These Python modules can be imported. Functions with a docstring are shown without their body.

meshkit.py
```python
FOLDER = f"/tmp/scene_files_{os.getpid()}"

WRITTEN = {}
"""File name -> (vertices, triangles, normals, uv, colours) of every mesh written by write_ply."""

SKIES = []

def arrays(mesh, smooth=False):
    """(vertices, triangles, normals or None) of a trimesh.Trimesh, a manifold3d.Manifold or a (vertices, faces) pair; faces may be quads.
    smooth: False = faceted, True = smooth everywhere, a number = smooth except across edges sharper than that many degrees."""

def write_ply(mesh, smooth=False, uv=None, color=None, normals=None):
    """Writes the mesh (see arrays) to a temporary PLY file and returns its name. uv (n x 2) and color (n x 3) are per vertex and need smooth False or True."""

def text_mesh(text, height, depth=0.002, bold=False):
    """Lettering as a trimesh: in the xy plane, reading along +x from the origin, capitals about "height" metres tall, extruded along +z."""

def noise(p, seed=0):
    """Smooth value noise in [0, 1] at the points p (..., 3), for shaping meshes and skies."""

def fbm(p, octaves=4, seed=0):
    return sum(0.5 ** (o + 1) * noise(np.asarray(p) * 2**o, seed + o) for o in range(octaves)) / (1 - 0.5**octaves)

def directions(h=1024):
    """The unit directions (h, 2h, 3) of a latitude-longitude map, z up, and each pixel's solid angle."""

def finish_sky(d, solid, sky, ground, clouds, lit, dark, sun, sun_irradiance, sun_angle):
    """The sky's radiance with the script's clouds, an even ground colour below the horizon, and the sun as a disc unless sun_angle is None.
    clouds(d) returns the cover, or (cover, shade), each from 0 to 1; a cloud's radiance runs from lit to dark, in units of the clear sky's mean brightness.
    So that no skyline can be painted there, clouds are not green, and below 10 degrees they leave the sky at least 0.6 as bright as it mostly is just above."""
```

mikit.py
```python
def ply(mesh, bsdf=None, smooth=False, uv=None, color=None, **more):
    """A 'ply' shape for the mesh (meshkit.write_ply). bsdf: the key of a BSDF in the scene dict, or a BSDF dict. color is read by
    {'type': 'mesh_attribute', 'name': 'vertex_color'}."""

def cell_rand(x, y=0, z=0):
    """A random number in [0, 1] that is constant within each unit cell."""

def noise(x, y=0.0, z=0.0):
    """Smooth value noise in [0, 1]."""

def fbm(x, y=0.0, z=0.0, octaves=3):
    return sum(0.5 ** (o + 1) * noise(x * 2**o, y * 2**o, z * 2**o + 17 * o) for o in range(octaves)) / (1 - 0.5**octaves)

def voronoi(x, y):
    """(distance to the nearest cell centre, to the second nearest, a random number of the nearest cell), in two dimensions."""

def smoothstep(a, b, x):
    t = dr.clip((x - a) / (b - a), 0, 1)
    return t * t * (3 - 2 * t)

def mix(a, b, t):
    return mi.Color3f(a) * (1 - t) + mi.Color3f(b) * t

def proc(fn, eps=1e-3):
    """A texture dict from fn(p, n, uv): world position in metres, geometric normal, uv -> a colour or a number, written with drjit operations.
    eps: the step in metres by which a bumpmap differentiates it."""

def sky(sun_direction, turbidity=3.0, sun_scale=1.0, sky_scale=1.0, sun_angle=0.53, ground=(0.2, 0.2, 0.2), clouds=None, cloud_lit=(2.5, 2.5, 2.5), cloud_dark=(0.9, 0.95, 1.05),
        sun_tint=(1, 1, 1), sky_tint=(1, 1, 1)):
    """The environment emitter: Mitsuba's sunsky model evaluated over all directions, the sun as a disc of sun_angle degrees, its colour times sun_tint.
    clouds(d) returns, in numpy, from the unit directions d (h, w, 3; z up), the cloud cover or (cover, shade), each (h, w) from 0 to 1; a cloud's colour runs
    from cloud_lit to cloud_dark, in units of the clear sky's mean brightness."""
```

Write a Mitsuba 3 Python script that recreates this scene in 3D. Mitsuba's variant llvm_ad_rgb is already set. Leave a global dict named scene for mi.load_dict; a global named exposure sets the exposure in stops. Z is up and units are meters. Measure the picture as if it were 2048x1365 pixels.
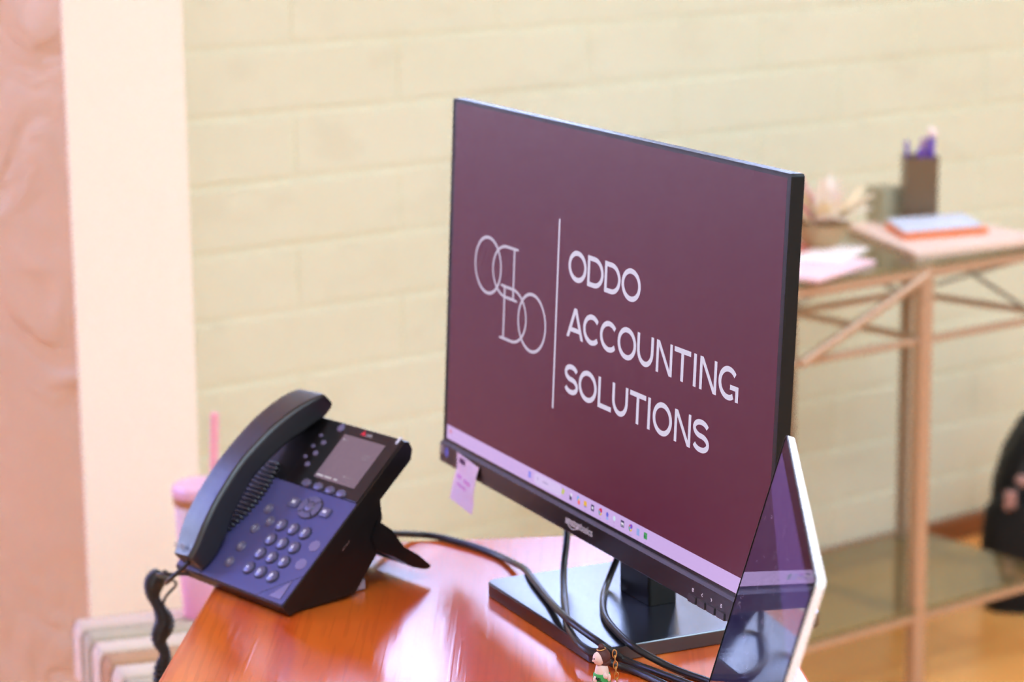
import math, random
import numpy as np, trimesh, mitsuba as mi, drjit as dr
import mikit, meshkit
from mikit import proc, noise, fbm, smoothstep, mix
from shapely.geometry import Polygon, LineString, Point, box as sbox, MultiPolygon
from shapely.ops import unary_union
from shapely import affinity

random.seed(7)
RNG = np.random.default_rng(7)
scene, labels = {}, {}
T = mi.ScalarTransform4f

# ------------------------------------------------------------------ camera, sky, lamps, exposure
FW, UP = np.array([0.5892, 0.7820, -0.2033]), np.array([0.1302, 0.1564, 0.9791])
CAM = np.array([0.0, 0.0, 1.42])
scene['camera'] = {'type': 'thinlens', 'fov': 2 * math.degrees(math.atan(1024 / 4836.0)), 'fov_axis': 'x',
                   'aperture_radius': 0.0066, 'focus_distance': 1.86, 'near_clip': 0.05, 'far_clip': 200.0,
                   'to_world': T().look_at(origin=CAM.tolist(), target=(CAM + FW).tolist(), up=UP.tolist())}
exposure = 0.06
SKY_SCALE = 85.0
LAMP_WARM = (8.4, 12.7, 16.8)      # ceiling panels on the camera's side of the room
LAMP_PHONE_SHEEN = (9.0, 11.5, 44.0)     # unseen bluish panel added to put a blue sheen on the phone
scene['sky'] = mikit.sky((-0.3, -0.85, 0.45), turbidity=3.0, sun_scale=0.0, sky_scale=SKY_SCALE,
                         ground=(0.25, 0.25, 0.25), sky_tint=(1.15, 0.88, 1.05))
scene['sky']['sampling_weight'] = 3.0


# ------------------------------------------------------------------ helpers
def rgb(r, g, b):
    """sRGB 0..255 to linear"""
    f = lambda x: x / 12.92 if x <= 0.04045 else ((x + 0.055) / 1.055) ** 2.4
    return [f(r / 255), f(g / 255), f(b / 255)]


def col(c):
    return {'type': 'rgb', 'value': list(map(float, c))}


def mat(key, color, rough=0.5, spec=0.5, metallic=0.0, coat=0.0, coat_gloss=0.9, bump=None, bump_scale=1.0, **more):
    base = color if isinstance(color, dict) else col(color)
    d = {'type': 'principled', 'base_color': base, 'roughness': rough, 'specular': spec, 'metallic': metallic, **more}
    if coat:
        d['clearcoat'] = coat
        d['clearcoat_gloss'] = coat_gloss
    if bump is not None:
        d = {'type': 'bumpmap', 'arbitrary': bump, 'scale': bump_scale, 'bsdf': d}
    scene[key] = {'type': 'twosided', 'bsdf': d}
    return key


USED = set()


def numbered(name):
    k, n = name, 0
    while k in USED:
        n += 1
        k = f'{name}_{n:03d}'
    USED.add(k)
    return k


def thing(name, label, category, group=None):
    k = numbered(name)
    labels[k] = {'label': label, 'category': category}
    if group:
        labels[k]['group'] = group
    return k


def structure(name, label=None):
    k = numbered(name)
    labels[k] = {'kind': 'structure'}
    if label:
        labels[k]['label'] = label
    return k


def put(key, mesh, bsdf, smooth=30, **more):
    scene[key] = mikit.ply(mesh, bsdf, smooth=smooth, **more)
    return key


def part(parent, name, mesh, bsdf, smooth=30, label=None, **more):
    k = numbered(parent + '__' + name)
    put(k, mesh, bsdf, smooth, **more)
    if label:
        labels[k] = {'label': label}
    return k


def copy_part(parent, name, source, to_world, bsdf=None):
    k = numbered(parent + '__' + name)
    scene[k] = {**scene[source], 'to_world': to_world}
    if bsdf:
        scene[k]['bsdf'] = {'type': 'ref', 'id': bsdf}
    return k


def glow(color, weight=0.02):
    return {'type': 'area', 'radiance': col(color), 'sampling_weight': weight}


def hull(pts):
    return trimesh.convex.convex_hull(np.asarray(pts, float))


def cbox(lo, hi, c=0.002):
    """box with chamfered edges"""
    lo, hi = np.asarray(lo, float), np.asarray(hi, float)
    c = min(c, 0.45 * float((hi - lo).min()))
    P = []
    for i in (0, 1):
        for j in (0, 1):
            for k in (0, 1):
                v = np.where([i, j, k], hi, lo)
                s = np.where([i, j, k], -1, 1) * c
                for m in range(3):
                    w = v + s
                    w[m] = v[m]
                    P.append(w)
    return hull(P)


def cslab(pts, z0, z1, r=0.002, k=3, bottom=True):
    """convex outline with rounded top (and bottom) edges"""
    poly = Polygon(pts)
    P = []
    for i in range(k + 1):
        a = math.pi / 2 * i / k
        q = poly.buffer(-r * (1 - math.cos(a)), join_style=1) if i else poly
        xy = np.array(q.exterior.coords)[:-1]
        dz = r * math.sin(a)
        P.append(np.c_[xy, np.full(len(xy), z1 - r + dz)])
        if bottom:
            P.append(np.c_[xy, np.full(len(xy), z0 + r - dz)])
        elif i == 0:
            P.append(np.c_[xy, np.full(len(xy), z0)])
    return hull(np.vstack(P))


def rrect(x0, y0, x1, y1, r, n=6):
    r = min(r, 0.49 * min(x1 - x0, y1 - y0))
    return sbox(x0 + r, y0 + r, x1 - r, y1 - r).buffer(r, quad_segs=n)


def extrude(shape, h, z=0.0):
    ms = []
    for g in getattr(shape, 'geoms', [shape]):
        if g.is_empty or g.area < 1e-12:
            continue
        m = trimesh.creation.extrude_polygon(g, h, engine='earcut')
        m.apply_translation([0, 0, z])
        ms.append(m)
    return trimesh.util.concatenate(ms)


def xform(mesh, M):
    m = mesh.copy()
    m.apply_transform(M)
    return m


def frame(o, x, y, z):
    M = np.eye(4)
    M[:3, 0], M[:3, 1], M[:3, 2], M[:3, 3] = x, y, z, o
    return M


def spline(pts, n=8):
    p = np.asarray(pts, float)
    p = np.vstack([2 * p[0] - p[1], p, 2 * p[-1] - p[-2]])
    out = []
    for i in range(1, len(p) - 2):
        for t in np.linspace(0, 1, n, endpoint=False):
            a, b, c, d = p[i - 1], p[i], p[i + 1], p[i + 2]
            out.append(0.5 * ((2 * b) + (c - a) * t + (2 * a - 5 * b + 4 * c - d) * t ** 2 + (3 * b - a - 3 * c + d) * t ** 3))
    out.append(p[-2])
    return np.array(out)


def tube(path, r, n=10, closed=False):
    path = np.asarray(path, float)
    m = len(path)
    r = np.broadcast_to(r, (m,))
    if closed:
        tan = np.roll(path, -1, 0) - np.roll(path, 1, 0)
    else:
        tan = np.gradient(path, axis=0)
    tan /= np.linalg.norm(tan, axis=1, keepdims=True)
    u = np.cross(tan[0], [0.3, 0.2, 0.93])
    u /= np.linalg.norm(u)
    V = []
    ang = np.arange(n) * 2 * math.pi / n
    for i in range(m):
        u = u - tan[i] * (u @ tan[i])
        u /= np.linalg.norm(u)
        w = np.cross(tan[i], u)
        V.append(path[i] + r[i] * (np.cos(ang)[:, None] * u + np.sin(ang)[:, None] * w))
    V = np.vstack(V)
    F = []
    for i in range(m if closed else m - 1):
        a, b = i * n, ((i + 1) % m) * n
        for j in range(n):
            k = (j + 1) % n
            F += [[a + j, a + k, b + k], [a + j, b + k, b + j]]
    if not closed:
        V = np.vstack([V, path[0], path[-1]])
        c0, c1, e = len(V) - 2, len(V) - 1, (m - 1) * n
        for j in range(n):
            k = (j + 1) % n
            F += [[c0, k, j], [c1, e + j, e + k]]
    return trimesh.Trimesh(V, F, process=False)


def bar(a, b, r, n=12):
    return tube(np.array([a, b], float), r, n)


def sqbar(a, b, w, c=0.002):
    """square section bar from a to b"""
    a, b = np.asarray(a, float), np.asarray(b, float)
    L = np.linalg.norm(b - a)
    z = (b - a) / L
    x = np.cross([0, 0, 1.0] if abs(z[2]) < 0.9 else [1.0, 0, 0], z)
    x /= np.linalg.norm(x)
    m = cbox([-w / 2, -w / 2, 0], [w / 2, w / 2, L], c)
    return xform(m, frame(a, x, np.cross(z, x), z))


def lathe(profile, n=48):
    return trimesh.creation.revolve(np.asarray(profile, float), sections=n)


def grid(P):
    """(h, w, 3) point grid to mesh"""
    h, w = P.shape[:2]
    i = np.arange(h * w).reshape(h, w)
    q = np.stack([i[:-1, :-1], i[:-1, 1:], i[1:, 1:], i[1:, :-1]], -1).reshape(-1, 4)
    return trimesh.Trimesh(P.reshape(-1, 3), np.vstack([q[:, [0, 1, 2]], q[:, [0, 2, 3]]]), process=False)


def sheet(P, t):
    """a thin solid sheet from a point grid"""
    P = np.asarray(P, float)
    du, dv = np.gradient(P, axis=1), np.gradient(P, axis=0)
    n = np.cross(du, dv)
    n /= np.linalg.norm(n, axis=-1, keepdims=True) + 1e-12
    A, B = P + n * t / 2, P - n * t / 2
    h, w = P.shape[:2]
    a, b = grid(A), grid(B)
    b.faces = b.faces[:, ::-1]
    m = trimesh.util.concatenate([a, b])
    i = np.arange(h * w).reshape(h, w)
    loop = np.r_[i[0, :-1], i[:-1, -1], i[-1, :0:-1], i[:0:-1, 0]]
    k = np.roll(loop, -1)
    o = h * w
    F = np.vstack([np.c_[loop, loop + o, k + o], np.c_[loop, k + o, k]])
    return trimesh.Trimesh(m.vertices, np.vstack([m.faces, F]), process=False)


# ------------------------------------------------------------------ materials
def wall_paint(p, n, uv):
    k = fbm(p.x * 3.1, p.y * 3.1 + 5, p.z * 4.3, 3)
    c = mix(rgb(222, 224, 198), rgb(230, 231, 208), k)
    return mix(c, rgb(218, 217, 192), 0.5 * smoothstep(0.55, 0.75, fbm(p.x * 9, p.y * 9, p.z * 14 + 4, 3)))


def wall_bump(p, n, uv):
    return fbm(p.x * 40, p.y * 40, p.z * 40, 3)


mat('m_wall', proc(wall_paint), 0.55, 0.3, bump=proc(wall_bump, 2e-3), bump_scale=0.0012)
mat('m_wall_plain', rgb(226, 232, 228), 0.7, 0.2)
mat('m_ceiling', rgb(236, 240, 240), 0.8, 0.2)


def plaster(p, n, uv):
    k = fbm(p.x * 6, p.y * 6, p.z * 6, 4)
    return mix(rgb(202, 170, 124), rgb(214, 182, 136), k)


def plaster_bump(p, n, uv):
    w = fbm(p.x * 5, p.y * 5, p.z * 5, 2)
    return fbm(p.y * 7 + 4 * w, p.z * 16 + 6 * w, p.x * 7, 4)


mat('m_plaster_shaded', proc(plaster), 0.6, 0.3, bump=proc(plaster_bump, 3e-3), bump_scale=0.016)  # darker tan tone stands for the shade on the partition's left face
mat('m_trim_paint', rgb(246, 236, 222), 0.5, 0.3)
mat('m_baseboard', rgb(132, 74, 34), 0.35, 0.5)


def floor_color(p, n, uv):
    k = fbm(p.x * 2.2, p.y * 2.2, 0, 4)
    return mix(rgb(234, 160, 86), rgb(242, 172, 98), k)



GX, GY = 0.62, 0.785      # the desk's grain runs along this direction


def grain(p):
    s = p.x * GX + p.y * GY
    t = p.x * GY - p.y * GX
    w = fbm(s * 2.3, t * 5.0, 1.0, 3)
    return s, t, w


def desk_color(p, n, uv):
    s, t, w = grain(p)
    rings = noise(t * 46 + 9 * w, s * 1.2, 3.0)
    c = mix(rgb(208, 86, 26), rgb(232, 114, 38), smoothstep(0.25, 0.8, rings))
    fine = noise(t * 420, s * 14, 7.0)
    c = mix(c, rgb(160, 58, 18), 0.16 * smoothstep(0.62, 0.8, fine))
    return mix(c, rgb(206, 84, 44), 0.5 * smoothstep(0.45, 0.7, fbm(s * 3, t * 9, 9, 3)))


def desk_bump(p, n, uv):
    s, t, w = grain(p)
    long = noise(t * 30 + 7 * w, s * 2.5, 5.0)
    pore = smoothstep(0.5, 0.85, noise(t * 300, s * 12, 2.0))
    return 0.55 * long + 0.05 * pore


def varnish(key, color, alpha, ior, bump=None, scale=1.0):
    d = {'type': 'roughplastic', 'diffuse_reflectance': color if isinstance(color, dict) else col(color), 'alpha': alpha, 'int_ior': ior, 'nonlinear': False}
    if bump is not None:
        d = {'type': 'bumpmap', 'arbitrary': bump, 'scale': scale, 'bsdf': d}
    scene[key] = {'type': 'twosided', 'bsdf': d}


mat('m_floor', proc(floor_color), 0.3, 0.5)
varnish('m_desk', proc(desk_color), 0.05, 1.65, proc(desk_bump, 8e-4), 0.0011)
mat('m_desk_panel', rgb(170, 84, 40), 0.4, 0.5)

mat('m_black', rgb(12, 9, 8), 0.42, 0.25)
mat('m_black_satin', rgb(30, 28, 31), 0.30, 0.5)
mat('m_black_deep', rgb(10, 10, 11), 0.45, 0.4)


def brushed(p, n, uv):
    a = p.x * 0.2083 + p.y * 0.9781
    b = p.x * 0.978 - p.y * 0.208
    return noise(b * 900, a * 12, 0)


varnish('m_base', rgb(30, 30, 36), 0.07, 1.9, proc(brushed, 4e-4), 0.00004)
mat('m_screen', rgb(10, 6, 8), 0.34, 0.28)
mat('m_bezel_gloss', rgb(18, 13, 12), 0.30, 0.4)
mat('m_ridge_reflect', rgb(66, 60, 68), 0.4, 0.5)  # lighter purple grey paints the taskbar reflection onto the chin bevel
mat('m_print_white', rgb(205, 200, 205), 0.5, 0.3)
mat('m_cable', rgb(30, 29, 31), 0.32, 0.5)
mat('m_note', rgb(238, 208, 228), 0.8, 0.1)
mat('m_note_ink', rgb(96, 62, 92), 0.8, 0.1)
mat('m_note_faint', rgb(218, 148, 206), 0.8, 0.1)
mat('m_mid_grey', rgb(150, 140, 138), 0.5, 0.3)
mat('m_mid_blue', rgb(96, 100, 190), 0.5, 0.3)

# phone
mat('m_phone_face_sheen', rgb(66, 64, 116), 0.55, 0.7)  # black plastic coloured blue to carry part of the reflected sheen
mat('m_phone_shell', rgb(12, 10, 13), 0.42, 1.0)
mat('m_phone_body', rgb(14, 11, 12), 0.30, 0.5)
mat('m_phone_panel', rgb(28, 22, 24), 0.16, 0.5)
mat('m_key', rgb(84, 80, 108), 0.32, 0.8)
mat('m_key_print', rgb(225, 225, 235), 0.5, 0.4)
mat('m_key_clear', rgb(112, 104, 140), 0.3, 0.5)
mat('m_red', rgb(214, 34, 48), 0.4, 0.4)
mat('m_plug', rgb(176, 170, 190), 0.2, 0.5)

# soft background things
mat('m_metal', rgb(196, 164, 138), 0.42, 0.5, metallic=0.55)
mat('m_metal_dull', rgb(150, 128, 106), 0.5, 0.5, metallic=0.4)
mat('m_steel', rgb(176, 166, 160), 0.3, 0.5, metallic=0.9)
mat('m_shelf_glass', rgb(150, 140, 104), 0.12, 0.5)
scene['m_glass'] = {'type': 'thindielectric', 'int_ior': 1.5}


def tint_fn(p, n, uv):
    return mi.Float(0.45) + 0 * p.x


scene['m_shelf_glass'] = {'type': 'blendbsdf', 'weight': 0.2,
                          'bsdf_0': {'type': 'thindielectric', 'int_ior': 1.52, 'specular_transmittance': col((0.80, 0.84, 0.70))},
                          'bsdf_1': {'type': 'twosided', 'bsdf': {'type': 'roughplastic', 'diffuse_reflectance': col(rgb(190, 160, 108)), 'alpha': 0.12}}}
mat('m_pink_lid', rgb(226, 176, 198), 0.3, 0.5)
mat('m_straw', rgb(240, 172, 188), 0.3, 0.5)
mat('m_gold_band', rgb(176, 128, 88), 0.3, 0.5, metallic=0.6)


def cup_color(p, n, uv):
    return mix(rgb(238, 150, 180), rgb(226, 212, 230), smoothstep(0.455, 0.62, p.z))


mat('m_cup', proc(cup_color), 0.28, 0.5)
mat('m_strap_white', rgb(222, 206, 184), 0.75, 0.2)
mat('m_strap_grey', rgb(188, 178, 150), 0.75, 0.2)
mat('m_strap_tan', rgb(190, 150, 112), 0.75, 0.2)
mat('m_frame_grey', rgb(168, 152, 150), 0.4, 0.5)
mat('m_side_mauve', rgb(176, 146, 140), 0.7, 0.2)
mat('m_pen_cup', rgb(112, 90, 66), 0.35, 0.5, metallic=0.35)
mat('m_pen_purple', rgb(96, 52, 176), 0.35, 0.5)
mat('m_pen_lilac', rgb(170, 120, 190), 0.35, 0.5)
mat('m_pen_tip', rgb(246, 226, 222), 0.4, 0.4)
mat('m_paper_pink', rgb(244, 206, 214), 0.7, 0.2)
mat('m_paper_white', rgb(246, 236, 236), 0.7, 0.2)
mat('m_paper_red', rgb(226, 140, 130), 0.6, 0.3)
mat('m_mag_beige', rgb(226, 196, 178), 0.6, 0.3)
mat('m_book_blue', rgb(206, 212, 228), 0.5, 0.3)
mat('m_book_navy', rgb(92, 112, 176), 0.5, 0.3)
mat('m_book_orange', rgb(232, 128, 72), 0.5, 0.3)
mat('m_bowl', rgb(186, 160, 122), 0.6, 0.2)
mat('m_petal_white', rgb(250, 238, 224), 0.6, 0.2)
mat('m_petal_pink', rgb(244, 170, 188), 0.6, 0.2)
mat('m_petal_cream', rgb(244, 226, 190), 0.6, 0.2)
mat('m_box_grey', rgb(166, 160, 132), 0.6, 0.2)
mat('m_bag', rgb(22, 20, 20), 0.7, 0.3)
mat('m_bag_web', rgb(34, 28, 27), 0.6, 0.3)
mat('m_bag_pink', rgb(176, 130, 122), 0.35, 0.5)
mat('m_green_clip', rgb(60, 92, 40), 0.5, 0.3)

# laptop
mat('m_laptop_shell', rgb(236, 226, 222), 0.35, 0.5)
mat('m_laptop_edge', rgb(240, 228, 224), 0.35, 0.5)
mat('m_laptop_glass', rgb(10, 9, 12), 0.035, 0.6)
mat('m_laptop_deck', rgb(200, 190, 190), 0.35, 0.5)
mat('m_smudge', rgb(150, 140, 165), 0.6, 0.2)

# figurine
mat('m_fig_skin', rgb(240, 206, 190), 0.5, 0.3)
mat('m_fig_hair', rgb(92, 54, 48), 0.55, 0.3)
mat('m_fig_green', rgb(70, 168, 86), 0.5, 0.3)
mat('m_fig_ink', rgb(30, 26, 30), 0.5, 0.3)
mat('m_gold', rgb(226, 178, 110), 0.25, 0.5, metallic=0.9)

# ------------------------------------------------------------------ room shell
H = 2.72
WY = 3.29            # back wall, block face
structure('floor')
put('floor', cbox([-2.6, -2.6, -0.1], [5.6, 6.6, 0.0], 0.001), 'm_floor', False)
structure('ceiling')
put('ceiling', trimesh.util.concatenate([cbox([-2.6, -2.6, H], [5.6, WY + 0.2, H + 0.1], 0.001), cbox([-2.6, WY + 0.19, H], [1.65, 6.6, H + 0.1], 0.001)]), 'm_ceiling', False)
for nm, lo, hi in (('wall_left', [-2.6, -2.6, 0], [-2.5, 6.6, H]), ('wall_front', [-2.6, -2.6, 0], [5.6, -2.5, H]),
                   ('wall_right', [5.5, -2.6, 0], [5.6, WY + 0.2, H]), ):
    structure(nm)
    put(nm, cbox(lo, hi, 0.001), 'm_wall_plain', False)
structure('wall_far')
put('wall_far', xform(extrude(sbox(-2.6, 0, 1.65, H).difference(sbox(-2.1, 1.25, 0.5, 2.45)), 0.1), frame([0, 6.6, 0], [1, 0, 0], [0, 0, 1], [0, -1, 0])), 'm_wall_plain', False)

# the back wall: painted block courses below the window sill, plain wall with two windows above
structure('wall_back', 'cream painted block wall behind the desk')
WIN = [(1.95, 2.90, 1.33, 2.40), (3.02, 4.02, 1.33, 2.40)]
outer = sbox(1.475, 0.0, 5.6, H)
holes = unary_union([sbox(a, c, b, d) for a, b, c, d in WIN])
w = extrude(outer.difference(holes), 0.15)
w = xform(w, frame([0, WY + 0.0022, 0], [1, 0, 0], [0, 0, 1], [0, -1, 0]) @ frame([0, 0, -0.15], [1, 0, 0], [0, 1, 0], [0, 0, 1]))
put('wall_back', w, 'm_wall', False)
BL, BH, J = 0.405, 0.1075, 0.0065
protos = []
for i in range(3):
    jx = 0.0015 * i
    m = cbox([0.0004, -0.0002 - 0.0003 * i, J / 2], [BL - 0.0004, 0.03, BH - J / 2], 0.0033 + 0.0004 * i)
    protos.append(m)
proto_key = {}
z0 = 0.5665 - 5 * BH
for row in range(0, 13):
    z = z0 + row * BH
    if z > 1.14:
        break
    for c in range(-1, 9):
        x = 1.640 + c * BL + (BL / 2 if row % 2 else 0)
        v = int(RNG.integers(0, 3))
        lo, hi = x, x + BL
        if hi < 1.66 or lo > 4.7:
            continue
        if z < 0:
            continue
        dz = float(RNG.normal(0, 0.0004))
        dy = float(RNG.uniform(-0.0004, 0.0004))
        key = numbered('wall_back__block')
        if lo < 1.60:          # cut block at the partition
            cut = cbox([1.60 - lo, -0.0004, J / 2], [BL - 0.0004, 0.03, BH - J / 2], 0.0036)
            scene[key] = {**mikit.ply(cut, 'm_wall', smooth=False), 'to_world': T().translate([x, WY + dy, z + dz])}
            continue
        if v not in proto_key:
            proto_key[v] = mikit.ply(protos[v], 'm_wall', smooth=False)
        scene[key] = {**proto_key[v], 'to_world': T().translate([x, WY + dy, z + dz])}
structure('baseboard_back')
put('baseboard_back', cbox([1.64, WY - 0.022, 0], [5.5, WY + 0.004, 0.045], 0.004), 'm_baseboard')
for i, (a, b, c, d) in enumerate(WIN):
    k = structure(f'window_{i + 1}')
    y0, y1 = WY + 0.01, WY + 0.07
    f = [cbox([a, y0, c], [a + 0.045, y1, d]), cbox([b - 0.045, y0, c], [b, y1, d]), cbox([a + 0.04, y0, c], [b - 0.04, y1, c + 0.05]),
         cbox([a + 0.04, y0, d - 0.05], [b - 0.04, y1, d])]
    part(k, 'frame', trimesh.util.concatenate(f), 'm_trim_paint')
    part(k, 'mullion', trimesh.util.concatenate([cbox([(a + b) / 2 - 0.014, y0 + 0.01, c + 0.045], [(a + b) / 2 + 0.014, y1 - 0.01, d - 0.045]),
                                                  cbox([a + 0.04, y0 + 0.01, (c + d) / 2 - 0.012], [b - 0.04, y1 - 0.01, (c + d) / 2 + 0.012])]), 'm_trim_paint')
    g = grid(np.array([[[a + .03, y0 + .03, c + .03], [b - .03, y0 + .03, c + .03]], [[a + .03, y0 + .03, d - .03], [b - .03, y0 + .03, d - .03]]]))
    part(k, 'pane', g, 'm_glass', False)
    part(k, 'sill', cbox([a - 0.03, WY - 0.012, c - 0.02], [b + 0.03, y1, c + 0.004], 0.003), 'm_trim_paint')

WIN3 = (-2.1, 0.5, 1.25, 2.45)
k = structure('window_3')
fr = unary_union([sbox(WIN3[0], WIN3[2], WIN3[1], WIN3[3]).difference(sbox(WIN3[0] + .05, WIN3[2] + .05, WIN3[1] - .05, WIN3[3] - .05))] + [sbox(x - .015, WIN3[2], x + .015, WIN3[3]) for x in (-1.23, -0.37)])
part(k, 'frame', xform(extrude(fr, 0.06), frame([0, 6.54, 0], [1, 0, 0], [0, 0, 1], [0, -1, 0]) @ frame([0, 0, -0.06], [1, 0, 0], [0, 1, 0], [0, 0, 1])), 'm_trim_paint', False)
part(k, 'pane', grid(np.array([[[WIN3[0] + .03, 6.57, WIN3[2] + .03], [WIN3[1] - .03, 6.57, WIN3[2] + .03]], [[WIN3[0] + .03, 6.57, WIN3[3] - .03], [WIN3[1] - .03, 6.57, WIN3[3] - .03]]])), 'm_glass', False)

# partition end at the left: shade put into the left face colour, end cream
PX, PY = 1.456, 2.909
structure('wall_partition', 'plaster partition at the left of the picture, shade put into its tan colour')
put('wall_partition', cbox([PX, PY + 0.002, 0], [PX + 0.16, 6.55, H], 0.001), 'm_plaster_shaded', False)
structure('trim_1', 'lit end of the plaster partition, a lighter cream face')
put('trim_1', cbox([PX + 0.0005, PY - 0.001, 0], [PX + 0.180, PY + 0.018, H], 0.0005), 'm_trim_paint', False)


def ceiling_lamp(x, y, wx, wy, color, label, weight=1.0):
    k = thing('ceiling_lamp', label, 'ceiling light', 'flat ceiling light panels')
    fr = sbox(-wx / 2 - 0.02, -wy / 2 - 0.02, wx / 2 + 0.02, wy / 2 + 0.02).difference(sbox(-wx / 2, -wy / 2, wx / 2, wy / 2))
    part(k, 'frame', xform(extrude(fr, 0.03), frame([x, y, H - 0.03], [1, 0, 0], [0, 1, 0], [0, 0, 1])), 'm_trim_paint', False)
    d = grid(np.array([[[x - wx / 2, y - wy / 2, H - 0.012], [x - wx / 2, y + wy / 2, H - 0.012]], [[x + wx / 2, y - wy / 2, H - 0.012], [x + wx / 2, y + wy / 2, H - 0.012]]]))
    part(k, 'diffuser', d, 'm_ceiling', False, emitter=glow(color, weight))


for x, y, f, where in ((0.2, 0.3, 1, 'over the left of the room, nearest the partition'), (2.2, 0.3, 1, 'in the middle of the room, opposite the first window'), (3.4, 1.55, 0.8, 'added to brighten the corner by the glass shelves'),  # the panel by the shelves is added to brighten floor and shelf there
                       (1.9, -1.6, 1, 'by the front wall, on the window side'), (0.2, -1.6, 1, 'by the front wall, on the left side')):
    ceiling_lamp(x, y, 1.2, 0.6, tuple(f * v for v in LAMP_WARM), 'flat white ceiling light panel ' + where)
ceiling_lamp(-0.6, 4.8, 0.6, 1.2, LAMP_PHONE_SHEEN, 'unseen bluish ceiling panel added for the blue sheen on the phone')

# ------------------------------------------------------------------ desk
desk = thing('desk', 'varnished orange brown wooden desk carrying the black phone and the monitor', 'desk')
D1, D2, D3, D4 = np.array([1.143, 1.967]), np.array([1.547, 1.717]), np.array([0.905, 0.690]), np.array([0.414, 1.110])
outline = Polygon([D1, D2, D3, D4]).buffer(-0.03).buffer(0.03, quad_segs=8)
part(desk, 'top', cslab(np.array(outline.exterior.coords)[:-1], 0.712, 0.75, 0.006, 4), 'm_desk', 25)
inner = Polygon([D1, D2, D3, D4]).buffer(-0.05)
c = np.array(inner.exterior.coords)[:4]
for a, b in ((c[0], c[1]), (c[2], c[3])):
    d = (b - a) / np.linalg.norm(b - a)
    nn = np.array([-d[1], d[0]])
    part(desk, 'side_panel', cslab([a - nn * .012, b - nn * .012, b + nn * .012, a + nn * .012], 0.0, 0.712, 0.001, 1), 'm_desk_panel', False)

# ------------------------------------------------------------------ monitor
MO = np.array([1.3270, 1.8758, 0.8242])
AX, AY, AN = np.array([-0.2083, -0.9781, 0.0]), np.array([0.0469, -0.0100, 0.9988]), np.array([-0.9769, 0.2080, 0.0480])
MM = frame(MO, AX, AY, AN)
MW, MH, MT = 0.612, 0.3552, 0.0118
mon = thing('monitor', 'wide black computer monitor showing a plum company sign, on a flat square stand', 'monitor')


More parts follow.
